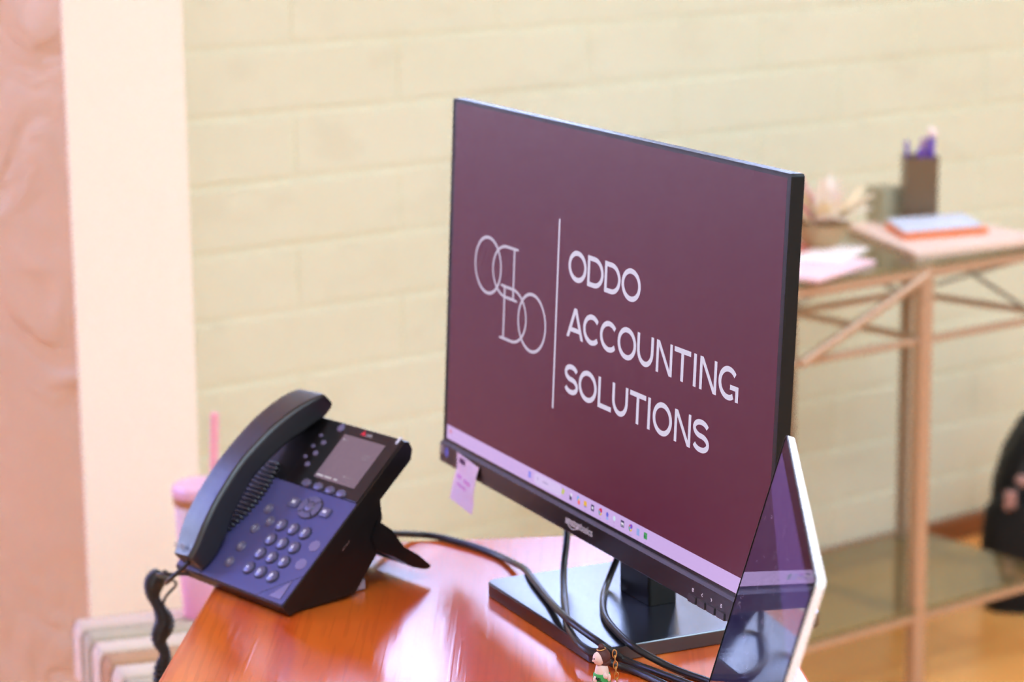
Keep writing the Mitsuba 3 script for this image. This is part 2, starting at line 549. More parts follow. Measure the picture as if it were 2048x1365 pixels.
def mpart(name, mesh, bsdf, smooth=30, parent=None, **more):
    return part(parent or mon, name, xform(mesh, MM), bsdf, smooth, **more)


mpart('housing', trimesh.util.concatenate([cslab(list(rrect(0, 0, MW, MH, 0.003).exterior.coords)[:-1], -MT, -0.0012, 0.0008, 2),
                                           cslab(list(rrect(0.09, 0.03, 0.52, 0.27, 0.02).exterior.coords)[:-1], -0.050, -MT + 0.001, 0.012, 3)]), 'm_black')
mpart('frame', extrude(rrect(0, 0, MW, MH, 0.003).difference(rrect(0.0013, 0.0013, MW - 0.0013, MH - 0.0013, 0.002)), 0.0014, -0.0014), 'm_black')
panel = mpart('screen', extrude(sbox(0.0012, 0.0012, MW - 0.0012, MH - 0.0012), 0.0006, -0.0013), 'm_bezel_gloss', False)
X0, X1, Y0, Y1 = 0.0065, 0.6055, 0.0240, 0.3515
mpart('picture', extrude(sbox(X0, Y0, X1, Y1), 0.0001, -0.0007), 'm_screen', False, panel, emitter=glow((0.090, 0.009, 0.027), 0.2))
chin_profile = [(0.0, -MT - 0.0006), (0.0, 0.0018), (0.0008, 0.0026), (0.0182, 0.0026), (0.0182, -MT - 0.0006)]
chin = extrude(Polygon(chin_profile), MW + 0.0026)
chin = xform(chin, frame([-0.0013, 0, 0], [0, 1, 0], [0, 0, 1], [1, 0, 0]))
chin_k = mpart('chin', chin, 'm_bezel_gloss', 20)

rdg = extrude(Polygon([(0.0182, 0.0025), (0.0206, 0.0004), (0.0212, -0.0012), (0.0212, -MT - 0.0006), (0.0182, -MT - 0.0006)]), MW + 0.0026)
mpart('chin_ridge', xform(rdg, frame([-0.0013, 0, 0], [0, 1, 0], [0, 0, 1], [1, 0, 0])), 'm_ridge_reflect', 20, chin_k)

# lettering on the screen, drawn as strokes (metres in the screen plane)
S = 0.0044


def arc(cx, cy, rx, ry, a0, a1, n=40):
    t = np.radians(np.linspace(a0, a1, n))
    return np.c_[cx + rx * np.cos(t), cy + ry * np.sin(t)]


def stroke(pts, s=S, cap=2):
    return LineString(pts).buffer(s / 2, cap_style=cap, join_style=2, mitre_limit=8)


def glyph(ch, x0, x1, y0, y1, s=S):
    w, h, m = x1 - x0, y1 - y0, s / 2
    cx, cy = (x0 + x1) / 2, (y0 + y1) / 2
    rx, ry = w / 2 - m, h / 2 - m
    if ch == 'O':
        return Polygon(arc(cx, cy, w / 2, h / 2 + .0005, 0, 360, 64)).difference(Polygon(arc(cx, cy, w / 2 - s, h / 2 + .0005 - s, 0, 360, 64)))
    if ch == 'D':
        k = 0.42
        o = [(x0, y0), (x0, y1)] + [tuple(q) for q in arc(x0 + w * k, cy, w * (1 - k), h / 2, 90, -90)]
        i = [(x0 + s, y0 + s * .95), (x0 + s, y1 - s * .95)] + [tuple(q) for q in arc(x0 + w * k, cy, w * (1 - k) - s, h / 2 - s * .95, 90, -90)]
        return Polygon(o).difference(Polygon(i))
    if ch == 'A':
        ap = s * 0.55
        o = Polygon([(x0, y0), (cx - ap, y1), (cx + ap, y1), (x1, y0), (x1 - s * 1.12, y0), (cx, y1 - s * 1.1), (x0 + s * 1.12, y0)])
        b = sbox(x0 + w * .17, y0 + h * .20, x1 - w * .17, y0 + h * .20 + s * .9)
        return unary_union([o, b.intersection(Polygon([(x0, y0), (cx, y1), (x1, y0)]))])
    if ch == 'C':
        return stroke(arc(cx + w * .05, cy, rx + w * .05, ry, 42, 318), s)
    if ch == 'G':
        ring = stroke(arc(cx - w * .01, cy, rx, ry, 40, 305), s)
        return unary_union([ring, sbox(x1 - s, y0 + .0004, x1, cy - h * .02), sbox(cx + w * .08, cy - h * .02 - s * .9, x1, cy - h * .02)])
    if ch == 'U':
        k = y0 + w * .48
        return stroke([(x0 + m, y1), (x0 + m, k)] + [tuple(q) for q in arc(cx, k, rx, k - y0 - m, 180, 360)] + [(x1 - m, k), (x1 - m, y1)], s)
    if ch == 'N':
        d = Polygon([(x0, y1), (x0 + s * 1.15, y1), (x1, y0), (x1 - s * 1.15, y0)])
        return unary_union([sbox(x0, y0, x0 + s * .92, y1), sbox(x1 - s * .92, y0, x1, y1), d])
    if ch == 'T':
        return unary_union([sbox(x0, y1 - s * .95, x1, y1), sbox(cx - m, y0, cx + m, y1)])
    if ch == 'I':
        return sbox(cx - m, y0, cx + m, y1)
    if ch == 'L':
        return unary_union([sbox(x0, y0, x0 + s, y1), sbox(x0, y0, x1, y0 + s * .95)])
    if ch == 'S':
        r2 = (h - s) / 4
        up = arc(cx, y0 + m + 3 * r2, rx * .96, r2, 22, 270)
        dn = arc(cx, y0 + m + r2, rx, r2, 90, -158)
        return stroke(np.vstack([up, dn[1:]]), s)


LINES = {
    'ODDO': (221.0, 247.7, [('O', 256, 290.5), ('D', 292.4, 322.3), ('D', 324.2, 353.2), ('O', 355, 388.8)]),
    'ACCOUNTING': (171.2, 197.8, [('A', 257, 289.2), ('C', 288.4, 318.2), ('C', 320.2, 350.2), ('O', 352.5, 385.3), ('U', 387.0, 415.4), ('N', 420.3, 447.0), ('T', 450.2, 477.0),
                                  ('I', 481.5, 486.5), ('N', 491.8, 518.4), ('G', 521.6, 552.0)]),
    'SOLUTIONS': (121.0, 147.6, [('S', 256.2, 283), ('O', 284.1, 318.2), ('L', 320.9, 345.5), ('U', 347.0, 375.2), ('T', 378.5, 406.5), ('I', 409.8, 414.8), ('O', 418.9, 451.2),
                                 ('N', 455.4, 482.0), ('S', 485.1, 511.8)]),
}
GLOW_TEXT = (0.62, 0.57, 0.72)
for word, (b, t, gl) in LINES.items():
    sh = unary_union([glyph(c, a / 1e3, e / 1e3, b / 1e3, t / 1e3) for c, a, e in gl])
    mpart('lettering', extrude(sh, 0.00006, -0.00062), 'm_screen', False, panel, emitter=glow(GLOW_TEXT))


def ring(cx, cy, rx, ry, s):
    return Polygon(arc(cx, cy, rx, ry, 0, 360, 72)).difference(Polygon(arc(cx, cy, rx - s, ry - s, 0, 360, 72)))


def mono_d(stem, bowl, y0, y1, s, side):
    """thin serif D, its stem at x = stem and its bowl reaching x = bowl"""
    k = 0.35
    xm = stem + (bowl - stem) * k
    sg = 1 if bowl > stem else -1
    c = [(stem - sg * .004, y1 - s / 2), (xm, y1 - s / 2)] + [tuple(q) for q in arc(xm, (y0 + y1) / 2, bowl - xm - sg * s / 2, (y1 - y0 - s) / 2, 90, -90)] + [(stem - sg * .004, y0 + s / 2)]
    return unary_union([LineString(c).buffer(s / 2, cap_style=2), sbox(stem - s * .62, y0, stem + s * .62, y1),
                        sbox(min(stem, stem - sg * .0085), y1 - s * .8, max(stem, stem - sg * .0085), y1), sbox(min(stem, stem - sg * .0085), y0, max(stem, stem - sg * .0085), y0 + s * .8)])


SL = 0.0030
logo = unary_union([ring(0.0895, 0.2076, 0.0300, 0.0276, SL), mono_d(0.1460, 0.0993, 0.1827, 0.2321, SL * .9, -1),
                    mono_d(0.1275, 0.1760, 0.1440, 0.1950, SL * .9, 1), ring(0.1866, 0.1697, 0.0297, 0.0274, SL)])
mpart('logo', extrude(logo, 0.00006, -0.00062), 'm_screen', False, panel, emitter=glow((0.50, 0.44, 0.56)))
mpart('divider_line', extrude(rrect(0.2340, 0.1015, 0.2368, 0.2712, 0.0013), 0.00006, -0.00062), 'm_screen', False, panel, emitter=glow(GLOW_TEXT))
TB0, TB1 = 0.0242, 0.0380
mpart('taskbar', extrude(sbox(X0 + .0004, TB0, X1, TB1), 0.00005, -0.00062), 'm_screen', False, panel, emitter=glow((0.56, 0.39, 0.74), 0.05))
mpart('search_box', extrude(rrect(0.2035, 0.0262, 0.2590, 0.0362, 0.004), 0.00004, -0.00057), 'm_screen', False, panel, emitter=glow((0.62, 0.50, 0.80)))
TI = -0.00053


def icon(shapes):
    """one taskbar icon: several coloured flat pieces"""
    for j, (sh, c) in enumerate(shapes):
        mpart('taskbar_icon', extrude(sh, 0.00003, TI + 0.00003 * j), 'm_screen', False, panel, emitter=glow(c))


ty = 0.0315
sq = lambda x, s, dx=0, dy=0: sbox(x + dx - s / 2, ty + dy - s / 2, x + dx + s / 2, ty + dy + s / 2)
ci = lambda x, r, dx=0, dy=0: Point(x + dx, ty + dy).buffer(r)
BLUE, GREEN, RED, YEL, DARK, WHITE = (.16, .22, .75), (.03, .25, .06), (.62, .04, .09), (.75, .42, .05), (.045, .04, .10), (.75, .72, .85)
icon([(unary_union([sq(.1942, .0026, a, b) for a in (-.0015, .0015) for b in (-.0015, .0015)]), (.17, .20, .78))])
icon([(ci(.2105, .0013).difference(ci(.2105, .0008)), (.25, .2, .4)), (unary_union([sbox(.2215 + .0022 * q, ty - .0011, .2229 + .0022 * q, ty + .0006) for q in range(5)]), (.34, .28, .48))])
icon([(Polygon([(.2590, .0300), (.2612, .0352), (.2660, .0338), (.2630, .0292)]), (.50, .52, .14))])
icon([(sq(.2774, .0042, .0, -.0012), DARK), (sq(.2774, .0030, .0012, .0014), WHITE)])
icon([(ci(.2927, .0024, -.0008, .0014), (.14, .38, .80)), (ci(.2927, .0024, .0009, -.0012), (.80, .16, .16)), (ci(.2927, .0011, .0006, .0010), (.78, .5, .12))])
icon([(rrect(.3030, .0288, .3086, .0340, .0006), YEL), (sbox(.3038, .0286, .3078, .0299), (.16, .2, .5))])
icon([(sq(.3197, .0056), DARK), (sq(.3197, .0024), WHITE)])


def browser(x, badge):
    icon([(ci(x, .0030), GREEN), (Polygon([(x, ty)] + [tuple(q) for q in arc(x, ty, .0030, .0030, 30, 150)]), RED), (Polygon([(x, ty)] + [tuple(q) for q in arc(x, ty, .0030, .0030, -90, 30)]), YEL),
          (ci(x, .0015), WHITE), (ci(x, .0011), (.10, .25, .8)), (ci(x, .0020, .0018, .0018), badge)])


browser(.3341, (.55, .02, .07))
icon([(ci(.3473, .0022, 0, .0010), (.12, .12, .62)), (sbox(.3451, .0282, .3495, .0300), (.26, .40, .80))])
icon([(ci(.3601, .0022, 0, .0008), (.55, .70, .80)), (sbox(.3597, .0280, .3605, .0302), (.4, .3, .5))])
icon([(sq(.3750, .0058), DARK), (unary_union([sbox(.3728, ty - .0006, .3772, ty + .0010), sbox(.3732, ty - .0022, .3739, ty), sbox(.3761, ty - .0022, .3768, ty)]), WHITE)])
browser(.3894, (.20, .06, .50))
icon([(unary_union([sbox(.4004, ty - .0028 + .0015 * q, .4052, ty - .0018 + .0015 * q) for q in range(4)]), (.14, .36, .72))])
icon([(rrect(.4130, .0288, .4188, .0344, .0006), (.05, .30, .09)), (sq(.4159, .0024, -.0016, -.0006), (.02, .16, .05))])
icon([(ci(.0156, .0022, 0, .001), (.62, .16, .18))])
for x0, x1 in [(x - .0010, x + .0010) for x in (.3058, .3341, .3473, .3601, .4028, .4159)] + [(.3870, .3918)]:
    icon([(sbox(x0, .0254, x1, .0259), (.25, .18, .45))])

# maker's lettering, buttons and patches on the chin
am = meshkit.text_mesh('amazon', 0.0062, 0.0003, bold=True)
wa = am.bounds[1][0]
am.apply_scale([0.0290 / wa, 1, 1])
am.apply_translation([0.2752, 0.0078, 0.0026])
ba = meshkit.text_mesh('basics', 0.0062, 0.0003)
ba.apply_scale([0.0222 / ba.bounds[1][0], 1, 1])
ba.apply_translation([0.3052, 0.0078, 0.0026])
sm = unary_union([stroke(arc(0.2890, 0.0118, 0.0105, 0.0068, 205, 338), 0.0009, 1), Polygon([(.2972, .0078), (.3004, .0096), (.2998, .0066)])])
mpart('maker_lettering', trimesh.util.concatenate([am, ba, extrude(sm, 0.0003, 0.0026)]), 'm_print_white', False, chin_k, label='small white lettering with a curved arrow under it')
for i, u in enumerate((0.5032, 0.5182, 0.5333, 0.5485)):
    mpart('button', cbox([u - .0066, -0.0006, 0.0004], [u + .0066, 0.0062, 0.0037], 0.0008), 'm_black_satin', parent=chin_k)
ic = [unary_union([ring(.5035, .0103, .0013, .0016, .0005), sbox(.5032, .0098, .5038, .0112)]), stroke([(.5190, .0116), (.5176, .0103), (.5190, .0090)], .0005),
      stroke([(.5324, .0116), (.5338, .0103), (.5324, .0090)], .0005), unary_union([sbox(.5474, .0086 + q * .0011, .5494, .0093 + q * .0011) for q in range(3)])]
for sh in ic:
    mpart('button_symbol', extrude(sh, .0002, .0026), 'm_print_white', False, chin_k)
mpart('patch', extrude(rrect(.0010, .0085, .0066, .0172, .001), .0002, .0026), 'm_mid_grey', False, chin_k, label='small grey patch on the chin corner')  # two small plain patches, one grey and one blue
mpart('patch', extrude(Polygon(arc(.0192 - .0042, .0118, .0040, .0048, 0, 360, 24)), .0002, .0026), 'm_mid_blue', False, chin_k, label='small blue round patch on the chin corner')

# stand
BU, BV = AX, np.array([0.9781, -0.2083, 0.0])
MC = (MO + AX * MW / 2) * [1, 1, 0]
MB = frame(MC, BU, BV, [0, 0, 1])
part(mon, 'stand_base', xform(cslab(list(rrect(-0.109, -0.046, 0.109, 0.178, 0.012).exterior.coords)[:-1], 0.7502, 0.7635, 0.0016, 3), MB), 'm_base', 25)
nk = [xform(cslab(list(rrect(-0.029, 0.050, 0.027, 0.078, 0.003).exterior.coords)[:-1], 0.763, 0.99, 0.001, 1), MB)]
part(mon, 'stand_neck', trimesh.util.concatenate(nk), 'm_black_deep')

# sticky note
note = thing('sticky_note', 'pink sticky note curling off the lower left corner of the monitor', 'note')
U, V = np.meshgrid(np.linspace(0, 1, 9), np.linspace(0, 1, 17))
L = 0.047
dn = V * L
hang = np.maximum(dn - 0.018, 0)
curl = 0.0035 + 0.30 * hang + 0.0035 * U * np.sin(np.pi * np.clip(V * 1.3, 0, 1)) - 3.0 * hang ** 2
P = np.stack([0.0412 + 0.0515 * U + 0.02 * hang, 0.0185 - dn * 0.965 - 0.0042 * U, curl], -1)
nm = xform(sheet(P[::-1], 0.0003), MM)
put(note, nm, 'm_note', True)


def on_note(u0, u1, v0, v1, h=5):
    q = []
    for v in np.linspace(v0, v1, 4):
        r = []
        for u in np.linspace(u0, u1, h):
            d = v * L
            hg = max(d - 0.018, 0)
            cu = 0.0035 + 0.30 * hg + 0.0035 * u * math.sin(math.pi * min(v * 1.3, 1)) - 3.0 * hg ** 2
            r.append([0.0412 + 0.0515 * u + 0.02 * hg, 0.0185 - d * 0.965 - 0.0042 * u, cu + 0.0004])
        q.append(r)
    return grid(np.array(q)[::-1])


part(note, 'ink', xform(on_note(.15, .42, .07, .17), MM), 'm_note_ink', False)
part(note, 'pencil_mark', xform(on_note(.12, .34, .42, .50), MM), 'm_note_faint', False)
part(note, 'pencil_mark', xform(on_note(.46, .78, .42, .50), MM), 'm_note_faint', False)
part(note, 'pencil_mark', xform(on_note(.2, .62, .58, .64), MM), 'm_note_faint', False)

# ------------------------------------------------------------------ desk phone
PO = np.array([1.0474, 1.9144, 0.7619])
PA, PB, PN = np.array([0.0697, -0.9976, 0.0]), np.array([0.7422, 0.0519, 0.6681]), np.array([-0.6665, -0.0466, 0.7440])
MP = frame(PO, PA, PB, PN)
ph = thing('desk_phone', 'black office desk phone with keypad and small colour display, left of the monitor', 'telephone')


def pp(name, mesh, bsdf, smooth=30, parent=None, **more):
    return part(parent or ph, name, xform(mesh, MP), bsdf, smooth, **more)


W_ = 0.170
side = [(0.001, -0.0005), (0.188, -0.0005), (0.191, -0.004), (0.189, -0.012), (0.181, -0.018), (0.004, -0.0145), (-0.001, -0.012), (-0.0005, -0.002)]
slab = hull(np.vstack([np.c_[np.full(len(side), x), [[b, n] for b, n in np.array(side) * [1, 1] + ([0, 0] if 0.001 < x < W_ - 0.001 else [0, -0.0006])]] for x in (0.0, 0.0015, W_ - 0.0015, W_)]))
body = pp('housing', slab, 'm_phone_body', 20)
back = [(0.010, -0.013), (0.150, -0.017), (0.148, -0.0205), (0.136, -0.0215), (0.125, -0.037), (0.112, -0.040), (0.097, -0.056), (0.058, -0.0622), (0.030, -0.0395), (0.006, -0.0190)]
bk = extrude(Polygon(back), W_ - 0.012)
pp('back_housing', xform(bk, frame([0.006, 0, 0], [0, 1, 0], [0, 0, 1], [1, 0, 0])), 'm_phone_body', 20)
leg = [(0.120, -0.032), (0.104, -0.040), (0.100, -0.052), (0.1085, -0.074), (0.1145, -0.098), (0.1205, -0.109), (0.1245, -0.1135), (0.1285, -0.1145), (0.1265, -0.094), (0.1215, -0.075), (0.124, -0.052)]
for x in (0.004, W_ - 0.022):
    pp('stand_leg', xform(extrude(Polygon(leg), 0.018), frame([x, 0, 0], [0, 1, 0], [0, 0, 1], [1, 0, 0])), 'm_phone_body', 20)
pp('stand_bar', xform(extrude(Polygon(leg[4:9]), W_ - 0.03), frame([0.015, 0, 0], [0, 1, 0], [0, 0, 1], [1, 0, 0])), 'm_phone_body', 20)
pp('stand_plate', xform(extrude(Polygon([(0.116, -.038), (0.104, -.046), (0.112, -.076), (0.1185, -.107), (0.1235, -.108), (0.1190, -.076)]), W_ - 0.04), frame([0.020, 0, 0], [0, 1, 0], [0, 0, 1], [1, 0, 0])), 'm_phone_body', 20)
pp('faceplate', cslab(list(rrect(0.0015, 0.0015, W_ - 0.0015, 0.1150, 0.002).exterior.coords)[:-1], -0.002, 0.0006, 0.0005, 2), 'm_phone_face_sheen', 25)
dp = pp('display_panel', cslab(list(rrect(0.0585, 0.1158, W_ - 0.0015, 0.1885, 0.002).exterior.coords)[:-1], -0.002, 0.0009, 0.0004, 2), 'm_phone_panel', 25, label='glossy dark brown panel around the display')
pp('cradle', cslab(list(rrect(0.0015, 0.1150, 0.0583, 0.1885, 0.002).exterior.coords)[:-1], -0.002, 0.0004, 0.0004, 2), 'm_phone_body', 25)
lcd = pp('display', extrude(sbox(0.0922, 0.1280, 0.1528, 0.1780), 0.0002, 0.0009), 'm_phone_panel', False, dp, emitter=glow((0.185, 0.125, 0.175), 0.02))
for (x0, x1, y0, y1, c) in ((.0945, .1040, .1302, .1318, .60), (.1060, .1160, .1302, .1318, .52), (.1200, .1250, .1302, .1318, .5), (.0950, .0972, .1720, .1732, .5), (.0985, .1015, .1720, .1726, .3),
                            (.1350, .1450, .1620, .1627, .25), (.1350, .1440, .1585, .1591, .25), (.1300, .1312, .1355, .1372, .4), (.1325, .1420, .1360, .1365, .24)):
    pp('display_text', extrude(sbox(x0, y0, x1, y1), 0.00015, 0.0011), 'm_phone_panel', False, dp, emitter=glow((c, c * .92, c * 1.05), 0.005))
tri = unary_union([Polygon([(.1112, .1815), (.1150, .1872), (.1168, .1830)]), Polygon([(.1150, .1812), (.1185, .1845), (.1190, .1815)])])
pp('emblem', extrude(tri, 0.0002, 0.0009), 'm_red', False, dp, label='small red emblem above the display')
tx = meshkit.text_mesh('poly', 0.0030, 0.0002)
tx.apply_translation([0.1200, 0.1820, 0.0009])
pp('lettering', tx, 'm_print_white', False, dp)
pp('status_light', cslab(list(rrect(.1625, .1825, .1655, .1905, .001).exterior.coords)[:-1], -0.001, 0.0016, .0004, 2), 'm_key_print', 25)


def key_mesh(rx, ry, h, flat=0.75):
    P = []
    for f, z in ((1, 0), (1, h * .45), (.93, h * .8), (flat, h)):
        a = arc(0, 0, rx * f, ry * f, 0, 360, 25)[:-1]
        P.append(np.c_[a, np.full(len(a), z)])
    return hull(np.vstack(P))


KD = {}
for r, (b, row) in enumerate(((0.0552, '123'), (0.0392, '456'), (0.0228, '789'))):
    for c, ch in enumerate(row):
        KD[ch] = ((0.0978, 0.1157, 0.1340)[c], b)
KD['*'], KD['0'], KD['#'] = None, None, None
grid_keys = [(x, 0.0718, ch) for x, ch in zip((0.0980, 0.1163, 0.1343), '123')] + [(x, 0.0552, ch) for x, ch in zip((0.0979, 0.1160, 0.1341), '456')] + \
            [(x, 0.0393, ch) for x, ch in zip((0.0976, 0.1157, 0.1345), '789')] + [(x, 0.0226, ch) for x, ch in zip((0.0974, 0.1154, 0.1338), '*0#')]
for x, y, ch in grid_keys:
    m = key_mesh(0.0062, 0.0060, 0.0030, 0.6)
    m.apply_translation([x, y, 0.0004])
    k = pp('key', m, 'm_key', 40)
    pp('key_gap', extrude(ring(x, y, 0.0072, 0.0070, 0.0011), 0.0002, 0.0006), 'm_black_deep', False, k)
    t = meshkit.text_mesh(ch, 0.0044, 0.0002, bold=True)
    t.apply_translation([x - t.bounds[:, 0].mean(), y - t.bounds[:, 1].mean(), 0.00342])
    pp('digit', t, 'm_key_print', False, k)
for (x, y) in ((0.0672, 0.0833), (0.0684, 0.0605), (0.0681, 0.0394), (0.0680, 0.0216), (0.0805, 0.0718)):
    m = key_mesh(0.0054, 0.0054, 0.0024)
    m.apply_translation([x, y, 0.0004])
    k = pp('function_key', m, 'm_key', 40)
    pp('symbol', extrude(ring(x - .0003, y, .0017, .0017, .0008), .0002, .0026), 'm_key_print', False, k)
for x in (0.0905, 0.1086, 0.1262, 0.1430):
    m = key_mesh(0.0062, 0.0042, 0.0026)
    m.apply_translation([x, 0.1192, 0.0007])
    pp('soft_key', m, 'm_key', 40)
for x in (0.0638, 0.0735):
    for y in ((0.1696, 0.1569, 0.1444) if x < .07 else (0.1633, 0.1506, 0.1376)):
        m = key_mesh(0.0030 if x > .07 else 0.0022, 0.0026 if x > .07 else 0.0018, 0.0016)
        m.apply_translation([x, y, 0.0007])
        pp('line_key', m, 'm_key_clear', 40, dp)
m = key_mesh(0.0040, 0.0044, 0.0022)
m.apply_translation([0.0822, 0.1826, 0.0007])
pp('line_key', m, 'm_key_clear', 40, dp)
NX, NY = 0.1176, 0.0970
m = key_mesh(0.0150, 0.0125, 0.0012, 0.93)
m.apply_translation([NX, NY, 0.0004])
nav = pp('navigation_pad', m, 'm_black_satin', 40)
for q in range(4):
    a0 = 45 + 90 * q
    sec = Polygon([(NX, NY)] + [tuple(v) for v in arc(NX, NY, .0142, .0118, a0 + 4, a0 + 86, 16)]).difference(Point(0, 0).buffer(0.0068).__class__([(NX + x, NY + y) for x, y in arc(0, 0, .0070, .0062, 0, 360, 32)]))
    pp('arrow_key', extrude(sec, 0.0014, 0.0014), 'm_key', 30, nav)
m = key_mesh(0.0064, 0.0056, 0.0026)
m.apply_translation([NX, NY, 0.0012])
pp('select_key', m, 'm_key', 40, nav)
for x in (0.0938, 0.1408):
    k = pp('function_key', cslab(list(rrect(x - .0062, NY - .0048, x + .0062, NY + .0048, .0016).exterior.coords)[:-1], 0.0004, 0.0028, 0.0010, 2), 'm_key', 30)
    pp('symbol', extrude(rrect(x - .0026, NY - .0014, x + .0020, NY + .0016, .0006), .0002, .0028), 'm_key_print', False, k)
for y in (0.0634, 0.0430):
    m = key_mesh(0.0068, 0.0060, 0.0008, .95)
    m.apply_translation([0.1562, y, 0.0004])
    pp('flat_key', m, 'm_key_clear', 40)
pp('corner_key', cslab([(0.1455, 0.0045), (0.1625, 0.0050), (0.1610, 0.0250)], 0.0002, 0.0016, 0.0006, 2), 'm_key_clear', 30)
pp('groove', extrude(stroke([(0.1290, 0.0020), (0.1690, 0.0330)], .0007), .0002, .00055), 'm_phone_body', False)
pp('side_slot', cbox([W_ - 0.008, 0.077, -0.0215], [W_ - 0.0052, 0.088, -0.0200], .0003), 'm_mid_grey')
# ribbed grille under the handset
for i in range(17):
    b = 0.051 + i * 0.0048
    wdt = 0.5 * (1 - ((b - 0.090) / 0.052) ** 2)
    x0, x1 = 0.030 - 0.034 * wdt, 0.032 + 0.034 * wdt
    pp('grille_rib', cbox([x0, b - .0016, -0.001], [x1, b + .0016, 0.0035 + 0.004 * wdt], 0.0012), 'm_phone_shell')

# handset: an arch over the left side of the face
b_ = np.array([0.004, 0.016, 0.036, 0.066, 0.100, 0.138, 0.170, 0.192, 0.203])
n_ = np.array([0.0215, 0.0255, 0.0330, 0.0390, 0.0420, 0.0395, 0.0325, 0.0240, 0.0170])
lo = np.array([0.0015, 0.0010, 0.0050, 0.0150, 0.0205, 0.0170, 0.0075, 0.0020, 0.0035])
wl = np.array([0.0140, 0.0115, 0.0090, 0.0085, 0.0085, 0.0075, 0.0060, 0.0055, 0.0065])
wr = np.array([0.0455, 0.0480, 0.0490, 0.0480, 0.0480, 0.0500, 0.0520, 0.0540, 0.0530])
tt = np.linspace(0, 1, 40)
ss = np.linspace(0, 1, len(b_))
from scipy.interpolate import PchipInterpolator as PI
B_, N_, LO_, WL_, WR_ = (PI(ss, v)(tt) for v in (b_, n_, lo, wl, wr))
rings = []
for b, n, l, a0, a1 in zip(B_, N_, LO_, WL_, WR_):
    r = min(0.0045, (n - l) * .35)
    sec = rrect(a0, l, a1, n, r, 4)
    xy = np.array(sec.exterior.coords)[:-1]
    c0 = xy - [(a0 + a1) / 2, (n + l) / 2]
    o = np.argsort(np.arctan2(c0[:, 1], c0[:, 0]))
    xy = xy[o]
    xy[:, 1] += np.where(xy[:, 1] > (n + l) / 2, 0.0022 * (1 - ((xy[:, 0] - (a0 + a1) / 2) / ((a1 - a0) / 2)) ** 2) + 0.0035 * (xy[:, 0] - (a0 + a1) / 2) / (a1 - a0) * 2 * .6, 0)
    rings.append(np.c_[xy[:, 0], np.full(len(xy), b), xy[:, 1]])
k = min(len(r) for r in rings)
assert all(len(r) == k for r in rings)
R_ = np.array(rings)
V = np.vstack([R_.reshape(-1, 3), R_[0].mean(0), R_[-1].mean(0)])
F = []
for i in range(len(R_) - 1):
    for j in range(k):
        q = (j + 1) % k
        F += [[i * k + j, (i + 1) * k + q, i * k + q], [i * k + j, (i + 1) * k + j, (i + 1) * k + q]]
e = (len(R_) - 1) * k
for j in range(k):
    q = (j + 1) % k
    F += [[len(V) - 2, j, q], [len(V) - 1, e + q, e + j]]
hm = trimesh.Trimesh(V, F, process=False)
trimesh.repair.fix_normals(hm)
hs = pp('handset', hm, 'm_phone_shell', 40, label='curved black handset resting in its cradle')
tx = meshkit.text_mesh('poly', 0.0044, 0.0003)
tx.apply_scale([1.5, 1, 1])
tx.apply_transform(frame([0.017, 0.0085, 0.0262], [1, 0, 0.04], [0, .93, .36], [0, -.36, .93]))
pp('lettering', tx, 'm_mid_grey', False, hs)
# coiled cord
path = spline([[1.0845, 2.0125, 0.7225], [1.0795, 2.0163, 0.713], [1.0785, 2.0171, 0.700], [1.0835, 2.0134, 0.686], [1.0865, 2.0110, 0.672], [1.0815, 2.0149, 0.656], [1.0860, 2.0115, 0.640],
               [1.0830, 2.0137, 0.622], [1.0845, 2.0125, 0.590], [1.0845, 2.0125, 0.540]], 60)
n = len(path)
ph_ = np.linspace(0, 2 * math.pi * 44, n)
tan = np.gradient(path, axis=0)
tan /= np.linalg.norm(tan, axis=1, keepdims=True)
u1 = np.cross(tan, [0.6, 0.8, 0.0])
u1 /= np.linalg.norm(u1, axis=1, keepdims=True)
u2 = np.cross(tan, u1)
cr = 0.0062 + 0.0022 * np.sin(np.linspace(0, 17, n))
hel = path + cr[:, None] * (np.cos(ph_)[:, None] * u1 + np.sin(ph_)[:, None] * u2)
hs_end = PO + PA * 0.030 + PB * 0.004 + PN * 0.010
lead = spline([hs_end, hs_end + [-.012, 0.022, -.022], [1.0935, 2.006, 0.718], [1.088, 2.010, 0.7245], hel[0]], 8)
lead2 = spline([PO + PA * 0.018 + PN * -.008, PO + PA * 0.012 + [-.01, .03, -.012], [1.097, 2.004, 0.713], [1.0885, 2.009, 0.700], [1.084, 2.0125, 0.688]], 8)
pp_k = part(ph, 'handset_cord', trimesh.util.concatenate([tube(hel[::1], 0.0021, 6), tube(lead, 0.0021, 8), tube(lead2, 0.0014, 8)]), 'm_cable', True, label='coiled black cord hanging over the desk edge')
plug_o = np.array([1.1580, 1.7800, 0.7570])
part(ph, 'network_plug', trimesh.util.concatenate([cbox(plug_o + [-.010, -.010, -.006], plug_o + [.006, -.002, .004], .001), cbox(plug_o + [-.010, .001, -.006], plug_o + [.006, .008, .004], .001)]), 'm_plug', label='two small clear cable plugs under the phone')

